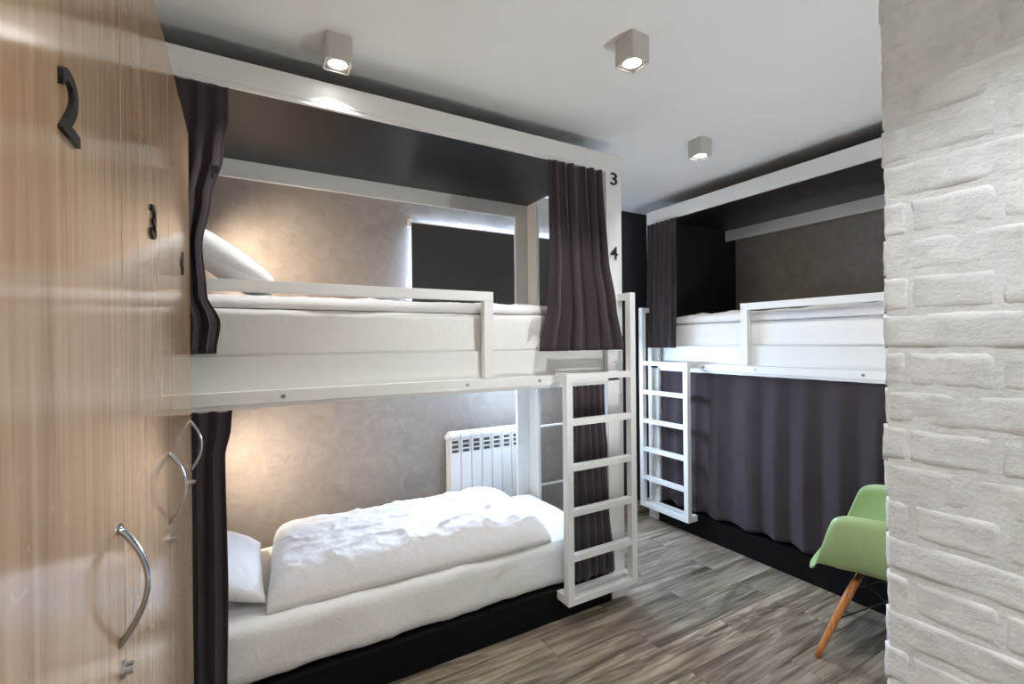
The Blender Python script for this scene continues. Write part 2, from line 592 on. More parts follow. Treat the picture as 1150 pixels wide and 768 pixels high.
def make_bunk(side):
    left = side == 'left'
    if left:
        def M(u, v, z): return Vector((1.948 - u, 2.067 + v, z))
        LEN = 2.300
    else:
        def M(u, v, z): return Vector((3.007 + v, 2.885 - u, z))
        LEN = 2.143
    def B(lst, bevel=0.002):
        bm = bmesh.new()
        for (u0, u1, v0, v1, z0, z1) in lst:
            p, q = M(u0, v0, z0), M(u1, v1, z1)
            bm_box(bm, min(p.x, q.x), max(p.x, q.x), min(p.y, q.y), max(p.y, q.y), z0, z1)
        bmesh.ops.recalc_face_normals(bm, faces=bm.faces)
        if bevel:
            bmesh.ops.bevel(bm, geom=list(bm.edges), offset=bevel, segments=2, affect='EDGES', profile=0.7)
        return bm
    root = empty('bunk_bed', M(LEN / 2, 0.43, 0),
                 'white framed bunk bed numbered 3 and 4 along the plaster back wall' if left else
                 'white framed bunk bed on the right with its lower berth curtained off', 'bunk bed',
                 'built-in bunk beds')
    P = lambda n, lst, mt, par=root, bv=0.002: obj(n, B(lst, bv), mt, par)
    post = P('front_post', [(0, 0.115, 0, 0.03, 0, 2.587), (0, 0.022, 0.03, 0.115, 0, 2.587)], 'white')
    if left:
        P('rear_post', [(0.115, 0.217, 0.86, 0.885, 0, 2.50), (0.093, 0.115, 0.743, 0.885, 0, 2.50)], 'white')
    P('rear_post', [(LEN - 0.1, LEN, 0.86, 0.885, 0, 2.50)], 'white')
    P('front_post', [(LEN - 0.03, LEN, 0.045, 0.115, 0.16, 2.497)], 'white')
    P('top_beam', [(0.1165, LEN, 0, 0.03, 2.497, 2.587)], 'white')
    P('rear_beam', [(0.217 if left else 0.136, LEN - 0.1, 0.86, 0.885, 2.405, 2.50)], 'white')
    P('roof_panel', [(0.115, LEN, 0.03, 0.885, 2.501, 2.522)], 'roof')
    P('curtain_track', [(0.12, LEN, 0.004, 0.022, 2.482, 2.497)], 'white', bv=0)
    P('curtain_track', [(0.03, LEN, 0.012, 0.028, 1.252, 1.268)], 'white', bv=0)
    rail = P('side_rail', [(0.03, LEN, 0, 0.04, 1.27, 1.32)], 'white')
    P('fascia_board', [(0.03, LEN, 0.041, 0.057, 1.30, 1.456)], 'offwhite')
    P('bed_platform', [(0.03, LEN, 0.058, 0.86, 1.30, 1.33)], 'offwhite')
    P('base_plinth', [(0.10, LEN, 0.0, 0.02, 0.0, 0.16), (0.115, LEN, 0.02, 0.86, 0.12, 0.158)], 'black', bv=0.001)
    # guard rail: one bent frame standing on the side rail
    g0 = 0.859
    P('guard_rail', [(g0, LEN, -0.001, 0.039, 1.705, 1.750), (g0, g0 + 0.05, -0.001, 0.039, 1.3205, 1.7049)], 'white', bv=0.0025)
    # bolts on the rail
    us = [1.806, 1.004, 0.588] if left else [0.554, 0.963, 1.60]
    for uu in us:
        bm = bmesh.new()
        p = M(uu, -0.004, 1.294)
        q = M(uu, 0.006, 1.294)
        tube(bm, [p, q], 0.0085, 12)
        obj('bolt', bm, 'bolt', rail)
    # ladder: stiles are the frame, rungs hang between them
    S = 0.040
    lad = P('ladder', [(0.0, S, -0.105, -0.065, 0.118, 1.775), (0.49 - S, 0.49, -0.105, -0.065, 0.118, 1.332)], 'white', bv=0.0025)
    for zr in (1.312, 1.073, 0.834, 0.597, 0.360):
        P('rung', [(S, 0.49 - S, -0.103, -0.067, zr - 0.017, zr + 0.017)], 'white', lad)
    P('bottom_bar', [(S, 0.49 - S, -0.105, -0.065, 0.118, 0.152)], 'white', lad)
    P('bracket', [(0.0, S, -0.0645, -0.0005, 1.735, 1.775)], 'white', lad)
    P('bracket', [(0.45, 0.49, -0.0645, -0.0005, 0.118, 0.162)], 'white', lad)
    P('bracket', [(0.45, 0.49, -0.0645, -0.0005, 1.285, 1.332)], 'white', lad)
    P('bracket', [(0.0, S, -0.0645, -0.0005, 0.118, 0.158)], 'white', lad)
    P('foot_bar', [(0.0415, 0.449, -0.040, -0.001, 0.112, 0.157)], 'white', lad)
    if left:
        digit('number', '3', (1.890, 2.0665, 2.445), (1, 0, 0), (0, 0, 1), 0.052, 0.072, post, 0.0006)
        digit('number', '4', (1.886, 2.0665, 2.013), (1, 0, 0), (0, 0, 1), 0.058, 0.074, post, 0.0006)
    else:
        P('end_panel', [(0.1165, 0.135, 0.090, 1.012, 0.16, 1.298), (0.1165, 0.135, 0.062, 1.012, 1.331, 2.500)], 'endblack')
    return root, M, LEN

bunkL, ML, LEN = make_bunk('left')
bunkR, MR, _ = make_bunk('right')

# ------------------------------------------------------------------ bedding
def fbm(p, oct=3):
    s, a, t = 0.0, 1.0, 0.0
    for _ in range(oct):
        s += a * noise.noise(p)
        t += a
        p = p * 2.03
        a *= 0.5
    return s / t

def ridged(p):
    return 1.0 - abs(noise.noise(p)) * 2.0

def mattress(name, M, u0, u1, v0, v1, z0, z1, label, seed, wr=0.006, rad=0.035):
    """soft rounded block in a fitted sheet with pulled folds on its sides"""
    bm = bmesh.new()
    bmesh.ops.create_cube(bm, size=1.0)
    bmesh.ops.subdivide_edges(bm, edges=list(bm.edges), cuts=1)
    bm.free()
    bm = bmesh.new()
    nu, nv, nz = 90, 26, 10
    verts = {}
    def V(i, j, k):
        key = (i, j, k)
        if key not in verts:
            fu, fv, fz = i / nu, j / nv, k / nz
            hu, hv, hz = (u1 - u0) / 2, (v1 - v0) / 2, (z1 - z0) / 2
            p = Vector((-hu + 2 * hu * fu, -hv + 2 * hv * fv, -hz + 2 * hz * fz))
            r = rad
            q = Vector((max(-hu + r, min(hu - r, p.x)), max(-hv + r, min(hv - r, p.y)), max(-hz + r, min(hz - r, p.z))))
            d = p - q
            if d.length > 1e-9:
                d = d.normalized()
                p = q + d * r
            sp = Vector((p.x * 2.2 + seed, p.y * 3 + seed * 2, p.z * 2.0))
            w = fbm(sp * 1.6, 3) * wr
            # diagonal pulls on the side faces
            diag = ridged(Vector((p.x * 3.0 + p.z * 5.0 + seed, p.z * 1.2 - p.x * 0.6, seed)))
            w += max(0, diag - 0.72) * wr * 1.6
            p += d * w if d.length > 1e-9 else Vector((0, 0, w))
            co = M(u0 + hu + p.x, v0 + hv + p.y, z0 + hz + p.z)
            verts[key] = bm.verts.new(co)
        return verts[key]
    for i in range(nu):
        for j in range(nv):
            bm.faces.new((V(i, j, nz), V(i + 1, j, nz), V(i + 1, j + 1, nz), V(i, j + 1, nz)))
            bm.faces.new((V(i, j, 0), V(i, j + 1, 0), V(i + 1, j + 1, 0), V(i + 1, j, 0)))
    for i in range(nu):
        for k in range(nz):
            bm.faces.new((V(i, 0, k), V(i + 1, 0, k), V(i + 1, 0, k + 1), V(i, 0, k + 1)))
            bm.faces.new((V(i, nv, k), V(i, nv, k + 1), V(i + 1, nv, k + 1), V(i + 1, nv, k)))
    for j in range(nv):
        for k in range(nz):
            bm.faces.new((V(0, j, k), V(0, j, k + 1), V(0, j + 1, k + 1), V(0, j + 1, k)))
            bm.faces.new((V(nu, j, k), V(nu, j + 1, k), V(nu, j + 1, k + 1), V(nu, j, k + 1)))
    o = obj(name, bm, 'sheet', None, True)
    return tag(o, label, 'mattress', 'mattresses on the bunks')

mattress('mattress', ML, 0.125, 2.24, 0.030, 0.84, 0.163, 0.402, 'lower mattress in a white fitted sheet, left bunk', 1.3, 0.013, 0.045)
mattress('mattress', ML, 0.06, 2.24, 0.062, 0.85, 1.334, 1.645, 'upper mattress in a white sheet behind the left guard rail', 4.7, 0.004, 0.016)
mattress('mattress', MR, 0.14, 2.10, 0.066, 0.85, 1.334, 1.628, 'upper mattress in a white sheet behind the right guard rail', 8.1, 0.006, 0.018)
mattress('mattress', MR, 0.14, 2.10, 0.075, 0.84, 0.163, 0.402, 'mattress behind the closed curtain of the right lower berth, white hem showing', 2.2, 0.006)

def duvet(name, M, foot, zb, hfun, label, seed, wr=0.02, n=(120, 56)):
    """closed puffed cover over the quad 'foot' = four (u,v) corners; hfun(s,t) gives loft"""
    nu, nv = n
    bm = bmesh.new()
    A, Bc, Cc, D = [Vector((p[0], p[1], 0)) for p in foot]
    top, bot = [], []
    for i in range(nu + 1):
        r1, r2 = [], []
        for j in range(nv + 1):
            s, t = i / nu, j / nv
            p = (A * (1 - s) + Bc * s) * (1 - t) + (D * (1 - s) + Cc * s) * t
            ed = Vector((p.x * 4 + seed, p.y * 4, seed))
            es = min(s, 1 - s); et = min(t, 1 - t)
            p.x += 0.018 * noise.noise(ed) ; p.y += 0.016 * noise.noise(ed + Vector((3, 5, 0)))
            h = hfun(s, t)
            edge = min(1.0, min(es * 12, et * 7))
            q = Vector((p.x * 3.2 + seed, p.y * 5.0, seed * 0.3))
            w = wr * (0.55 * fbm(q, 3) + 0.9 * max(0, ridged(Vector((p.x * 3.5 + p.y * 3.0, p.y * 5.5 - p.x * 2.2, seed)) + 0.35 * Vector((noise.noise(q * 2), noise.noise(q * 2 + Vector((7, 0, 0))), 0))) - 0.62)
                      + 0.30 * fbm(q * 3.4, 2)
                      + 0.32 * max(0, ridged(Vector((p.x * 9.0 - p.y * 4.0 + seed, p.y * 10.0 + p.x * 5.0, seed)) + 0.5 * Vector((noise.noise(q * 3), noise.noise(q * 3 + Vector((7, 0, 0))), 0))) - 0.70))
            z = zb + h + w * edge
            r1.append(bm.verts.new(M(p.x, p.y, z)))
            r2.append(bm.verts.new(M(p.x, p.y, zb + 0.0006)))
        top.append(r1); bot.append(r2)
    for i in range(nu):
        for j in range(nv):
            bm.faces.new((top[i][j], top[i + 1][j], top[i + 1][j + 1], top[i][j + 1]))
            bm.faces.new((bot[i][j], bot[i][j + 1], bot[i + 1][j + 1], bot[i + 1][j]))
    for i in range(nu):
        bm.faces.new((bot[i][0], bot[i + 1][0], top[i + 1][0], top[i][0]))
        bm.faces.new((bot[i][nv], top[i][nv], top[i + 1][nv], bot[i + 1][nv]))
    for j in range(nv):
        bm.faces.new((bot[0][j], top[0][j], top[0][j + 1], bot[0][j + 1]))
        bm.faces.new((bot[nu][j], bot[nu][j + 1], top[nu][j + 1], top[nu][j]))
    o = obj(name, bm, 'duvet', None, True)
    return tag(o, label, 'duvet', 'white duvets on the bunks')

def loft(hm, ps, pt, a=0.03):
    def f(s, t):
        x, y = abs(2 * s - 1), abs(2 * t - 1)
        return a + (hm - a) * max(0.0, 1 - x ** ps) ** 0.5 * max(0.0, 1 - y ** pt) ** 0.5
    return f
def loft_lower(s, t):
    # thicker and rounder towards the foot end (s = 0), flat towards the pillow (s = 1)
    x, y = abs(2 * s - 1), abs(2 * t - 1)
    hm = 0.150 + 0.02 * (1 - s)
    return 0.03 + (hm - 0.03) * max(0.0, 1 - x ** (26 if s > 0.5 else 8)) ** 0.5 * max(0.0, 1 - y ** 5) ** 0.5
# foot corners order: (foot end, front) (head end, front) (head end, rear) (foot end, rear)
duvet('duvet', ML, [(0.50, 0.035), (1.868, 0.075), (1.80, 0.80), (0.42, 0.74)], 0.409, loft_lower,
      'crumpled white duvet folded lengthwise on the left lower berth', 3.3, 0.034, (200, 100))
duvet('duvet', ML, [(0.10, 0.066), (2.15, 0.066), (2.15, 0.82), (0.10, 0.82)], 1.646, loft(0.055, 14, 16, 0.028),
      'thin white duvet on the left upper berth behind the guard rail', 6.1, 0.026)
duvet('duvet', MR, [(0.16, 0.070), (1.95, 0.070), (1.95, 0.82), (0.16, 0.82)], 1.630, loft(0.072, 14, 12, 0.03),
      'rumpled white duvet on the right upper berth', 9.4, 0.034)

def pillow(name, M, c, lu, lv, th, tilt, label, seed):
    """c = (u,v,z) of the centre; tilt lifts the head end"""
    bm = bmesh.new()
    n = 28
    sides = []
    ct, st_ = math.cos(tilt), math.sin(tilt)
    for sgn in (1, -1):
        g = []
        for i in range(n + 1):
            r = []
            for j in range(n + 1):
                s, t = 2 * i / n - 1, 2 * j / n - 1
                k = max(0.0, (1 - abs(s) ** 2.6)) ** 0.55 * max(0.0, (1 - abs(t) ** 2.6)) ** 0.55
                pin = 1 - 0.07 * (s * s * t * t) + 0.0
                shrink_u = 1 - 0.06 * (1 - t * t) * 0 - 0.05 * abs(t) ** 3 * 0
                x = s * lu / 2 * (1 - 0.06 * (1 - abs(t)) * abs(s) ** 4 * -1 * 0)
                y = t * lv / 2
                # sides pull in between the corners
                x *= 1 - 0.07 * (1 - t * t) * abs(s) ** 3
                y *= 1 - 0.06 * (1 - s * s) * abs(t) ** 3
                h = sgn * th / 2 * k
                q = Vector((s * 2.2 + seed, t * 2.8, sgn * 2 + seed))
                h += sgn * 0.012 * fbm(q, 3) * min(1, k * 2)
                if k == 0.0:
                    h = 0.0
                uu = x * ct - h * st_
                zz = x * st_ + h * ct
                r.append(bm.verts.new(M(c[0] + uu, c[1] + y, c[2] + zz)))
            g.append(r)
        sides.append(g)
    for g in sides:
        for i in range(n):
            for j in range(n):
                bm.faces.new((g[i][j], g[i + 1][j], g[i + 1][j + 1], g[i][j + 1]))
    bmesh.ops.remove_doubles(bm, verts=bm.verts, dist=0.0004)
    o = obj(name, bm, 'duvet', None, True)
    return tag(o, label, 'pillow', 'white pillows on the left bunk')
pillow('pillow', ML, (2.050, 0.43, 0.528), 0.40, 0.68, 0.15, 0.42, 'white pillow at the head of the left lower berth, beside the duvet', 2.0)
pillow('pillow', ML, (1.985, 0.45, 1.862), 0.44, 0.62, 0.14, 0.62, 'white pillow propped at the head of the left upper berth', 5.0)

# ------------------------------------------------------------------ curtains
def curtain(name, M, u_top, u_bot, v_top, v_bot, z_top, z_bot, folds, amp_top, amp_bot, label, seed,
            shape=None, hem=0.0, nz=40, per=9, wob=1.0):
    """pleated hanging cloth: u ranges at top and bottom, folds in v"""
    bm = bmesh.new()
    nu = folds * per
    rows_f, rows_b = [], []
    phase = [random.uniform(-0.5, 0.5) * wob for _ in range(folds + 2)]
    for k in range(nz + 1):
        t = k / nz
        rf, rb = [], []
        ua0, ua1 = u_top; ub0, ub1 = u_bot
        e = t * t * (3 - 2 * t)
        a0, a1 = ua0 + (ub0 - ua0) * e, ua1 + (ub1 - ua1) * e
        if shape:
            for (t0, p0, q0), (t1, p1, q1) in zip(shape[:-1], shape[1:]):
                if t0 <= t <= t1:
                    w_ = (t - t0) / (t1 - t0)
                    w_ = w_ * w_ * (3 - 2 * w_)
                    a0, a1 = p0 + (p1 - p0) * w_, q0 + (q1 - q0) * w_
                    break
        amp = amp_top + (amp_bot - amp_top) * min(1, t * 1.6)
        for i in range(nu + 1):
            s = i / nu
            x = s * folds
            fi = int(min(folds - 1, x))
            ph = phase[fi] * (1 - (x - fi)) + phase[fi + 1] * (x - fi)
            w = math.sin(2 * math.pi * (x + 0.30 * ph + 0.06 * math.sin(t * 3 + seed)))
            w2 = noise.noise(Vector((x * 0.9 + seed, t * 1.8, seed)))
            w3 = noise.noise(Vector((x * 2.3 + seed, t * 3.6, seed + 4)))
            v = v_top + (v_bot - v_top) * t + amp * (0.72 * w + 0.55 * w2 * (0.4 + t) + 0.18 * w3)
            u = a0 + (a1 - a0) * s + amp * 0.25 * math.sin(4 * math.pi * x + ph)
            z = z_top + (z_bot - z_top) * t
            z += hem * t * t * (noise.noise(Vector((x * 0.55 + seed, 2.0, seed))) + 0.25 * w)
            if t == 0:
                z -= 0.006 * abs(math.sin(math.pi * x))
            rf.append(bm.verts.new(M(u, v, z)))
            rb.append(bm.verts.new(M(u, v + 0.0035, z)))
        rows_f.append(rf); rows_b.append(rb)
    for k in range(nz):
        for i in range(nu):
            bm.faces.new((rows_f[k][i], rows_f[k][i + 1], rows_f[k + 1][i + 1], rows_f[k + 1][i]))
            bm.faces.new((rows_b[k][i], rows_b[k + 1][i], rows_b[k + 1][i + 1], rows_b[k][i + 1]))
    for k in range(nz):
        bm.faces.new((rows_f[k][0], rows_f[k + 1][0], rows_b[k + 1][0], rows_b[k][0]))
        bm.faces.new((rows_f[k][nu], rows_b[k][nu], rows_b[k + 1][nu], rows_f[k + 1][nu]))
    for i in range(nu):
        bm.faces.new((rows_f[0][i], rows_b[0][i], rows_b[0][i + 1], rows_f[0][i + 1]))
        bm.faces.new((rows_f[nz][i], rows_f[nz][i + 1], rows_b[nz][i + 1], rows_b[nz][i]))
    o = obj(name, bm, 'curtain', None, True)
    return tag(o, label, 'curtain', 'plum grey bunk curtains')

E_UL = [(0, 1.983, 2.16), (.12, 1.983, 2.16), (.27, 2.0, 2.16), (.43, 2.038, 2.16), (.61, 2.067, 2.16), (.78, 2.055, 2.16), (.89, 2.012, 2.16), (1, 2.026, 2.16)]
E_UR = [(0, .165, .515), (.5, .150, .513), (.75, .112, .535), (1, .068, .597)]
E_LL = [(0, 1.980, 2.16), (.06, 1.984, 2.16), (.16, 2.004, 2.16), (.6, 1.998, 2.16), (1, 2.004, 2.16)]
cul = curtain('curtain', ML, (1.980, 2.135), (2.000, 2.125), 0.004, -0.055, 2.478, 1.468, 3, 0.007, 0.020,
        'dark curtain gathered beside the lockers on the upper left berth', 1.0, E_UL)
curtain('curtain', ML, (0.165, 0.515), (0.058, 0.598), -0.010, -0.055, 2.476, 1.450, 5, 0.016, 0.030,
        'dark pleated curtain drawn to the post under the number 3', 2.0, E_UR, per=16, wob=1.7)
curtain('curtain', ML, (1.985, 2.125), (2.005, 2.125), 0.010, -0.012, 1.252, 0.166, 3, 0.012, 0.018,
        'dark curtain hanging beside the lockers on the lower left berth', 3.0, E_LL)
curtain('curtain', ML, (0.130, 0.400), (0.066, 0.420), 0.016, -0.008, 1.252, 0.172, 6, 0.010, 0.013,
        'dark pleated curtain behind the ladder of the left bunk', 4.0, hem=0.012)
cur = curtain('curtain', MR, (0.035, 0.335), (0.022, 0.332), -0.024, -0.036, 2.474, 1.440, 6, 0.010, 0.018,
        'dark narrow curtain with snap buttons on the upper right berth', 5.0)
curtain('curtain', MR, (0.125, 2.10), (0.125, 2.10), 0.036, 0.024, 1.252, 0.182, 10, 0.011, 0.021,
        'wide dark curtain closed across the lower right berth', 6.0, hem=0.030, per=20, wob=1.6)
def on_cloth(o, p):
    w = wloc(o)
    return min((v.co + w for v in o.data.vertices), key=lambda q: (q - p).length)
for zz in (2.17, 1.95, 1.72):
    bm = bmesh.new()
    p = on_cloth(cur, MR(0.300, -0.08, zz))
    tube(bm, [p + Vector((-0.010, 0, 0)), p + Vector((0.003, 0, 0))], 0.014, 12)
    obj('snap_button', bm, 'ink', cur)
p = on_cloth(cul, Vector((-0.055, 1.99, 2.15)))
obj('fastening_patch', boxes([(p.x - 0.016, p.x + 0.016, p.y - 0.004, p.y + 0.002, p.z - 0.014, p.z + 0.014)]), 'ink', cul)

# ------------------------------------------------------------------ lockers
LX = -0.15
def bow_handle(y, z0, z1, parent):
    bm = bmesh.new()
    n = 22
    pts, rad = [], []
    for i in range(n + 1):
        t = i / n
        z = z0 + (z1 - z0) * t
        x = LX - 0.002 + 0.034 * math.sin(math.pi * t) ** 0.85
        pts.append((x, y, z))
        rad.append(0.0058 + 0.0022 * abs(2 * t - 1) ** 2)
    tube(bm, pts, rad, 12, flat=(1.15, 0.62), up=(1, 0, 0.001))
    return obj('handle', bm, 'chrome', parent, True)
def locker(y0, y1, num, label):
    r = empty('locker', ((LX - 0.27), (y0 + y1) / 2, 0), label, 'locker', 'oak lockers along the left side')
    obj('body', boxes([(-0.70, LX - 0.020, y0 + 0.0005, y1 - 0.0005, 0.07, 2.22)], 0.001), 'oak', r)
    obj('plinth', boxes([(-0.70, LX - 0.05, y0 + 0.0005, y1 - 0.0005, 0, 0.0695)]), 'oak', r)
    d = obj('door', boxes([(LX - 0.0195, LX, y0 + 0.0020, y1 - 0.0020, 0.075, 2.22)], 0.0016), 'oak', r)
    hy = y1 - 0.038
    bow_handle(hy, 1.083, 1.249, d)
    bm = bmesh.new()
    tube(bm, [(LX - 0.002, hy + 0.012, 1.042), (LX + 0.004, hy + 0.012, 1.042)], 0.0125, 20)
    tube(bm, [(LX + 0.004, hy + 0.012, 1.042), (LX + 0.013, hy + 0.012, 1.042)], 0.0085, 16)
    obj('lock', bm, 'chrome', d, False)
    yc = (y0 + y1) / 2
    digit('number', num, (LX, yc + 0.012, 1.742), (0, 1, 0), (0, 0, 1), 0.056, 0.066, d, 0.0018, 0.0022)
    return r
locker(0.358, 0.878, '2', 'oak locker nearest the camera, marked with a black number 2')
locker(0.878, 1.398, '3', 'oak locker marked with a black number 3 in the middle of the row')
locker(1.398, 1.925, '4', 'oak locker marked 4, farthest, next to the bunk curtain')

# ------------------------------------------------------------------ ceiling spotlights
def spotlight(x, y, label, energy=SPOT_W, size=118, warm=(0.975, 0.985, 1.0)):
    """surface mounted cube fitting; x, y = centre"""
    r = empty('ceiling_spotlight', (x, y, ZC - 0.1), label, 'spotlight', 'cube ceiling spotlights')
    h = 0.05
    z0, z1 = ZC - 0.102, ZC - 0.0005
    bm = bmesh.new()
    bm_box(bm, x - h, x + h, y - h, y + h, z0, z1)
    vert_edges = [e for e in bm.edges if abs(e.verts[0].co.z - e.verts[1].co.z) > 0.05]
    bmesh.ops.bevel(bm, geom=vert_edges, offset=0.012, segments=4, affect='EDGES', profile=0.5)
    # hollow out the lower end
    bm.faces.ensure_lookup_table()
    bf = [f for f in bm.faces if all(abs(v.co.z - z0) < 1e-5 for v in f.verts)]
    res = bmesh.ops.inset_region(bm, faces=bf, thickness=0.005)
    ext = bmesh.ops.extrude_face_region(bm, geom=bf)
    bmesh.ops.translate(bm, verts=[v for v in ext['geom'] if isinstance(v, bmesh.types.BMVert)], vec=(0, 0, 0.014))
    bmesh.ops.delete(bm, geom=bf, context='FACES')
    obj('housing', bm, 'fixture', r)
    bm = bmesh.new()
    n = 28
    prof = [(0.042, z0 + 0.0128), (0.041, z0 + 0.006), (0.036, z0 + 0.006), (0.034, z0 + 0.011)]
    rings = [[bm.verts.new((x + a * math.cos(2 * math.pi * k / n), y + a * math.sin(2 * math.pi * k / n), z)) for k in range(n)] for a, z in prof]
    for a in range(len(prof)):
        A, B_ = rings[a], rings[(a + 1) % len(prof)]
        for k in range(n):
            bm.faces.new((A[k], A[(k + 1) % n], B_[(k + 1) % n], B_[k]))
    obj('lamp_ring', bm, 'fixture_in', r, True)
    bm = bmesh.new()
    tube(bm, [(x, y, z0 + 0.0075), (x, y, z0 + 0.0126)], 0.0335, 28)
    obj('lens', bm, 'lens', r)
    l = add_light('spot_lamp', 'SPOT', (x, y, z0 - 0.004), energy, warm, spot_size=math.radians(size), spot_blend=0.45, shadow_soft_size=0.03)
    return r
spotlight(0.340, 1.945, 'lit cube ceiling spotlight above the left bunk beam', SPOT_W * 0.7)
spotlight(1.358, 1.370, 'lit cube ceiling spotlight in the centre of the ceiling', SPOT_W * 0.95)
spotlight(2.395, 1.865, 'lit cube ceiling spotlight nearest the right bunk', SPOT_W * 0.72)
spotlight(0.52, 0.10, 'cube ceiling spotlight over the passage beside the lockers', SPOT_W * 1.1, 104)
spotlight(0.25, -0.85, 'unseen cube ceiling spotlight added as fill at the entrance end of the passage', SPOT_W * 1.0, 100)  # added out of view, bounces fill light off the end wall

# made-up wall lamps, added outside the frame as fill for the ceiling
def uplighter(p, nrm, label, energy, cone=150):
    p = Vector(p); nrm = Vector(nrm); sd = nrm.cross(Vector((0, 0, 1)))
    sc_ = empty('fill_uplighter', p, label, 'fill lamp', 'added half-round fill uplighters')
    bm = bmesh.new()
    n = 24
    rings = []
    for rr_, zz in ((0.03, 0), (0.075, 0.03), (0.115, 0.09), (0.125, 0.16), (0.118, 0.16), (0.108, 0.10), (0.07, 0.045), (0.02, 0.03)):
        rings.append([bm.verts.new(p + sd * (rr_ * math.cos(math.pi * k / n)) + nrm * (0.001 + rr_ * math.sin(math.pi * k / n)) + Vector((0, 0, zz))) for k in range(n + 1)])
    for A, B_ in zip(rings[:-1], rings[1:]):
        for k in range(n):
            bm.faces.new((A[k], A[k + 1], B_[k + 1], B_[k]))
    obj('bowl', bm, 'white', sc_, True)
    c = p + nrm * 0.06
    bm = bmesh.new()
    tube(bm, [c + Vector((0, 0, 0.05)), c + Vector((0, 0, 0.09)), c + Vector((0, 0, 0.13))], [0.014, 0.03, 0.02], 16)
    obj('bulb', bm, 'lens', sc_, True)
    up = add_light('fill_bulb', 'SPOT', c + Vector((0, 0, 0.185)) + nrm * 0.02, energy, (0.99, 0.99, 1.0), spot_size=math.radians(cone), spot_blend=0.6, shadow_soft_size=0.05)
    up.rotation_euler = (Vector((0, 0, 1)) + nrm * 0.25).to_track_quat('-Z', 'Y').to_euler()
uplighter((0.55, -1.20, 1.10), (0, 1, 0), 'added fill light, a white half-round uplighter unseen on the entrance wall behind the viewpoint', 45.0, 80)
uplighter((1.75, 0.465, 0.40), (0, 1, 0), 'added fill light, a white half-round uplighter unseen on the white wall beside the green chair', 34.0)

# ------------------------------------------------------------------ reading lamps at the pillow ends
def reading_lamp(y, z, aim, label, energy):
    x = XA
    r = empty('reading_lamp', (x, y, z), label, 'lamp', 'bedside reading lamps')
    bm = bmesh.new()
    tube(bm, [(x, y, z), (x + 0.015, y, z)], 0.035, 20)
    obj('wall_plate', bm, 'white', r)
    bm = bmesh.new()
    tube(bm, [(x + 0.015, y, z), (x + 0.045, y, z)], 0.007, 10)
    obj('arm', bm, 'white', r, True)
    h0 = Vector((x + 0.05, y, z))
    d = (Vector(aim) - h0).normalized()
    bm = bmesh.new()
    tube(bm, [h0 - d * 0.03, h0 + d * 0.035], [0.018, 0.034], 20)
    obj('shade', bm, 'white', r, True)
    bm = bmesh.new()
    tube(bm, [h0 + d * 0.0352, h0 + d * 0.038], 0.029, 20)
    obj('bulb_lens', bm, 'warmlens', r)
    l = add_light('reading_bulb', 'SPOT', h0 + d * 0.045, energy, (1.0, 0.80, 0.61), spot_size=math.radians(130), spot_blend=1.0, shadow_soft_size=0.03)
    l.rotation_euler = d.to_track_quat('-Z', 'Y').to_euler()
reading_lamp(2.86, 0.96, (0.34, 3.22, 0.66), 'small reading lamp at the pillow end of the lower left berth', 34.0)
reading_lamp(2.86, 2.12, (0.50, 3.24, 1.78), 'small reading lamp at the pillow end of the upper left berth', 42.0)

# ------------------------------------------------------------------ radiator under the window
rad = empty('radiator', (1.62, 3.18, 0.30), 'white sectional radiator under the window behind the left bunk', 'radiator')
RZ0, RZ1, RYF, RYB = 0.30, 0.855, 3.120, 3.205
SW = 0.0845
def section(i):
    x0 = 1.287 + i * SW
    x1 = x0 + SW - 0.006
    bm = bmesh.new()
    # front plate with a gap zone and louvres above it
    bm_box(bm, x0, x1, RYF, RYF + 0.012, RZ0, 0.705)
    for q in range(3):
        zq = 0.728 + q * 0.033
        bm_box(bm, x0 + 0.004, x1 - 0.004, RYF, RYF + 0.012, zq, zq + 0.009)
    bm_box(bm, x0, x0 + 0.012, RYF, RYF + 0.012, 0.705, 0.815)
    bm_box(bm, x1 - 0.012, x1, RYF, RYF + 0.012, 0.705, 0.815)
    # column and rear plate
    bm_box(bm, x0 + 0.028, x1 - 0.028, RYF + 0.017, RYB - 0.01, RZ0, 0.80)
    bm_box(bm, x0, x1, RYB - 0.01, RYB, RZ0, 0.80)
    # rounded head
    n = 10
    prof = [(RYF, 0.813)] + [((RYF + 0.0425) - 0.0425 * math.cos(math.pi * k / n), 0.820 + 0.036 * math.sin(math.pi * k / n)) for k in range(n + 1)] + [(RYB, 0.795), (RYF + 0.02, 0.795)]
    a = [bm.verts.new((x0, y, z)) for y, z in prof]
    b = [bm.verts.new((x1, y, z)) for y, z in prof]
    bm.faces.new(a); bm.faces.new(b[::-1])
    for k in range(len(prof)):
        k2 = (k + 1) % len(prof)
        bm.faces.new((a[k], b[k], b[k2], a[k2]))
    sec = obj('radiator_section', bm, 'radiator', rad)
    obj('vent_shade', boxes([(x0 + 0.013, x1 - 0.013, RYF + 0.013, RYF + 0.016, 0.700, 0.812)]), 'slot_shade', sec)  # dark plate standing in for the shade inside the louvre openings
    return sec
for i in range(8):
    section(i)
for zz in (0.818, 0.345):
    bm = bmesh.new()
    tube(bm, [(1.265, 3.162, zz), (1.2869, 3.162, zz)], 0.019, 16)
    obj('end_plug', bm, 'radiator', rad)
    bm = bmesh.new()
    tube(bm, [(1.961, 3.162, zz), (2.00, 3.162, zz)], 0.017, 16)
    tube(bm, [(1.985, 3.162, zz - 0.0), (1.985, 3.162, zz + 0.065)], [0.013, 0.010], 12)
    obj('valve', bm, 'chrome', rad)
    bm = bmesh.new()
    tube(bm, [(2.001, 3.162, zz), (2.90, 3.162, zz)], 0.010, 12)
    obj('pipe', bm, 'radiator', rad, True)

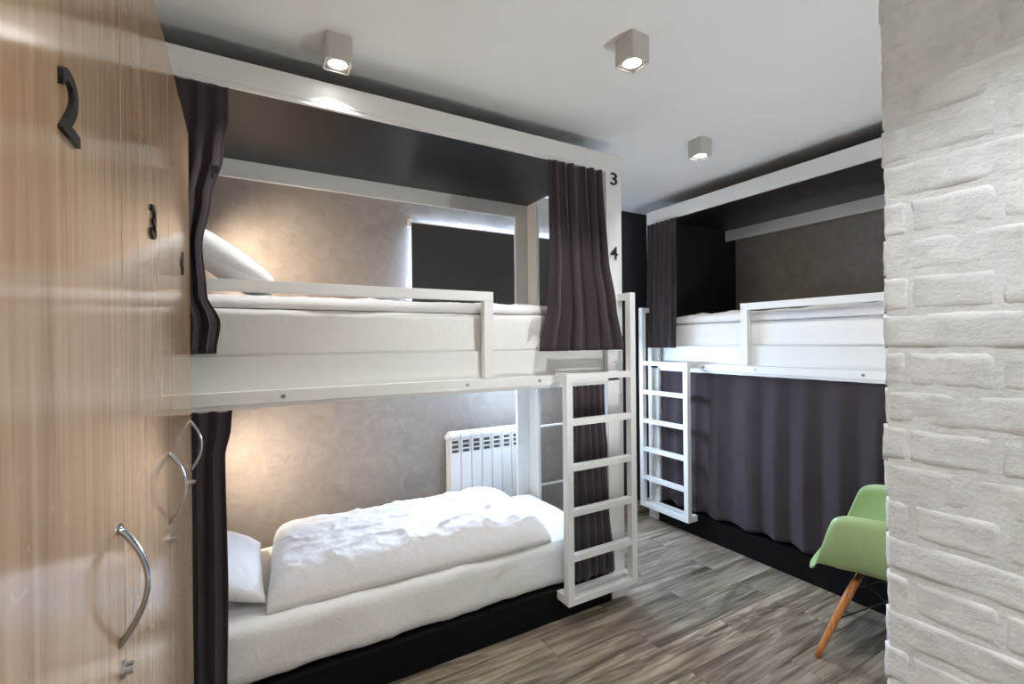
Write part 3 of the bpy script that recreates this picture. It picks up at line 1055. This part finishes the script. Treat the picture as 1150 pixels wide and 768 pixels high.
# ------------------------------------------------------------------ roller blind
bl = empty('roller_blind', (1.76, 3.215, 1.35), 'dark blackout roller blind covering the window behind the left bunk', 'blind')
bm = bmesh.new()
bm_box(bm, 1.046, 2.47, 3.213, 3.215, 1.365, 2.350)
bm.faces.ensure_lookup_table()
for f in bm.faces:
    f.material_index = 1 if f.calc_center_median().y > 3.2145 else 0
obj('blind_fabric', bm, ['blind', 'blindback'], bl)
bm = bmesh.new()
tube(bm, [(1.046, 3.2155, 2.354), (2.47, 3.2155, 2.354)], 0.005, 12)
obj('top_bar', bm, 'white', bl, True)
bm = bmesh.new()
tube(bm, [(1.052, 3.214, 1.357), (2.47, 3.214, 1.357)], 0.007, 12)
obj('bottom_bar', bm, 'white', bl, True)
for xx in (1.029, 2.471):
    obj('bracket', boxes([(xx, xx + 0.016, 3.205, YB, 2.325, 2.375)]), 'white', bl)

# ------------------------------------------------------------------ green shell chair
TH, SC = math.radians(104), 1.04
ch = empty('armchair', (2.655, 1.03, 0), 'sage green plastic shell armchair on splayed wooden legs', 'chair')
fd = Vector((math.cos(TH), math.sin(TH), 0)); ld = Vector((-fd.y, fd.x, 0))
def CH_(f, l, z):
    return Vector((2.655, 1.03, 0)) + (fd * f + ld * l + Vector((0, 0, z))) * SC
half = [(.280, 0, .415), (.280, .10, .415), (.274, .165, .417), (.258, .212, .421), (.228, .244, .455), (.198, .266, .535), (.176, .283, .605),
        (.150, .297, .662), (.095, .306, .688), (.0, .307, .694), (-.10, .290, .700), (-.19, .245, .730), (-.255, .175, .772), (-.288, .09, .800), (-.298, 0, .806)]
rim_c = half + [(a, -b, c) for a, b, c in half[-2:0:-1]]
def cr(p, t):
    n = len(p)
    i = int(math.floor(t)) % n
    f = t - math.floor(t)
    P0, P1, P2, P3 = [Vector(p[(i + k) % n]) for k in (-1, 0, 1, 2)]
    return 0.5 * ((2 * P1) + (-P0 + P2) * f + (2 * P0 - 5 * P1 + 4 * P2 - P3) * f * f + (-P0 + 3 * P1 - 3 * P2 + P3) * f ** 3)
NA, NR = 80, 20
bm = bmesh.new()
def shell_pt(a, r, off):
    rim = cr(rim_c, a / NA * len(rim_c))
    g = 1 - (1 - r) ** 1.75
    zc = 0.392
    front = max(0.0, min(1.0, (0.50 - rim.z) / 0.08)) if rim.x > 0 else 0.0
    ex = 3.0 * (1 - front) + 1.6 * front
    z = zc + (rim.z - zc) * r ** ex
    z -= front * 0.042 * max(0, (r - 0.72) / 0.28) ** 2
    z += 0.012 * (1 - r) * 0
    k = 1.0
    x, y = rim.x * g, rim.y * g
    if off:
        z -= 0.007 * (1 - 0.85 * r ** 3)
        rr = Vector((x, y, 0))
        if rr.length > 1e-6:
            rr = rr + rr.normalized() * 0.007 * r ** 2
            x, y = rr.x, rr.y
    return CH_(x, y, z)
sh = []
for off in (0, 1):
    cen = bm.verts.new(shell_pt(0, 0.0, off))
    rings = [[bm.verts.new(shell_pt(a, r / NR, off)) for a in range(NA)] for r in range(1, NR + 1)]
    for a in range(NA):
        bm.faces.new((cen, rings[0][a], rings[0][(a + 1) % NA]))
    for r in range(NR - 1):
        for a in range(NA):
            bm.faces.new((rings[r][a], rings[r + 1][a], rings[r + 1][(a + 1) % NA], rings[r][(a + 1) % NA]))
    sh.append(rings[-1])
for a in range(NA):
    bm.faces.new((sh[0][a], sh[1][a], sh[1][(a + 1) % NA], sh[0][(a + 1) % NA]))
obj('shell', bm, 'green', ch, True)
legs = {}
for sf in (1, -1):
    for sl in (1, -1):
        t0, t1 = CH_(sf * .10, sl * .12, .372), CH_(sf * .235, sl * .255, 0.0)
        bm = bmesh.new()
        pts = [t0.lerp(t1, q) for q in (0.06, 0.12, 0.35, 0.6, 0.85, 1.0)]
        pts[-1].z = 0.001
        tube(bm, pts, [0.0125, 0.0155, 0.0175, 0.0155, 0.013, 0.0115], 16)
        lg = obj('leg', bm, 'leg', ch, True)
        bm = bmesh.new()
        tube(bm, [CH_(sf * .085, sl * .105, .40), t0.lerp(t1, 0.14)], [0.008, 0.011], 10)
        obj('bracket', bm, 'wire', lg)
        legs[(sf, sl)] = (t0, t1)
bm = bmesh.new()
def wire(a, b):
    tube(bm, [a, b], 0.0035, 8)
for sf in (1, -1):
    a, b = legs[(sf, 1)], legs[(sf, -1)]
    wire(a[0], b[0].lerp(b[1], 0.55)); wire(b[0], a[0].lerp(a[1], 0.55))
for sl in (1, -1):
    a, b = legs[(1, sl)], legs[(-1, sl)]
    wire(a[0], b[0].lerp(b[1], 0.55)); wire(b[0], a[0].lerp(a[1], 0.55))
for p_, q_ in (((1, 1), (1, -1)), ((1, -1), (-1, -1)), ((-1, -1), (-1, 1)), ((-1, 1), (1, 1))):
    wire(legs[p_][0], legs[q_][0])
obj('wire_brace', bm, 'wire', ch, True)
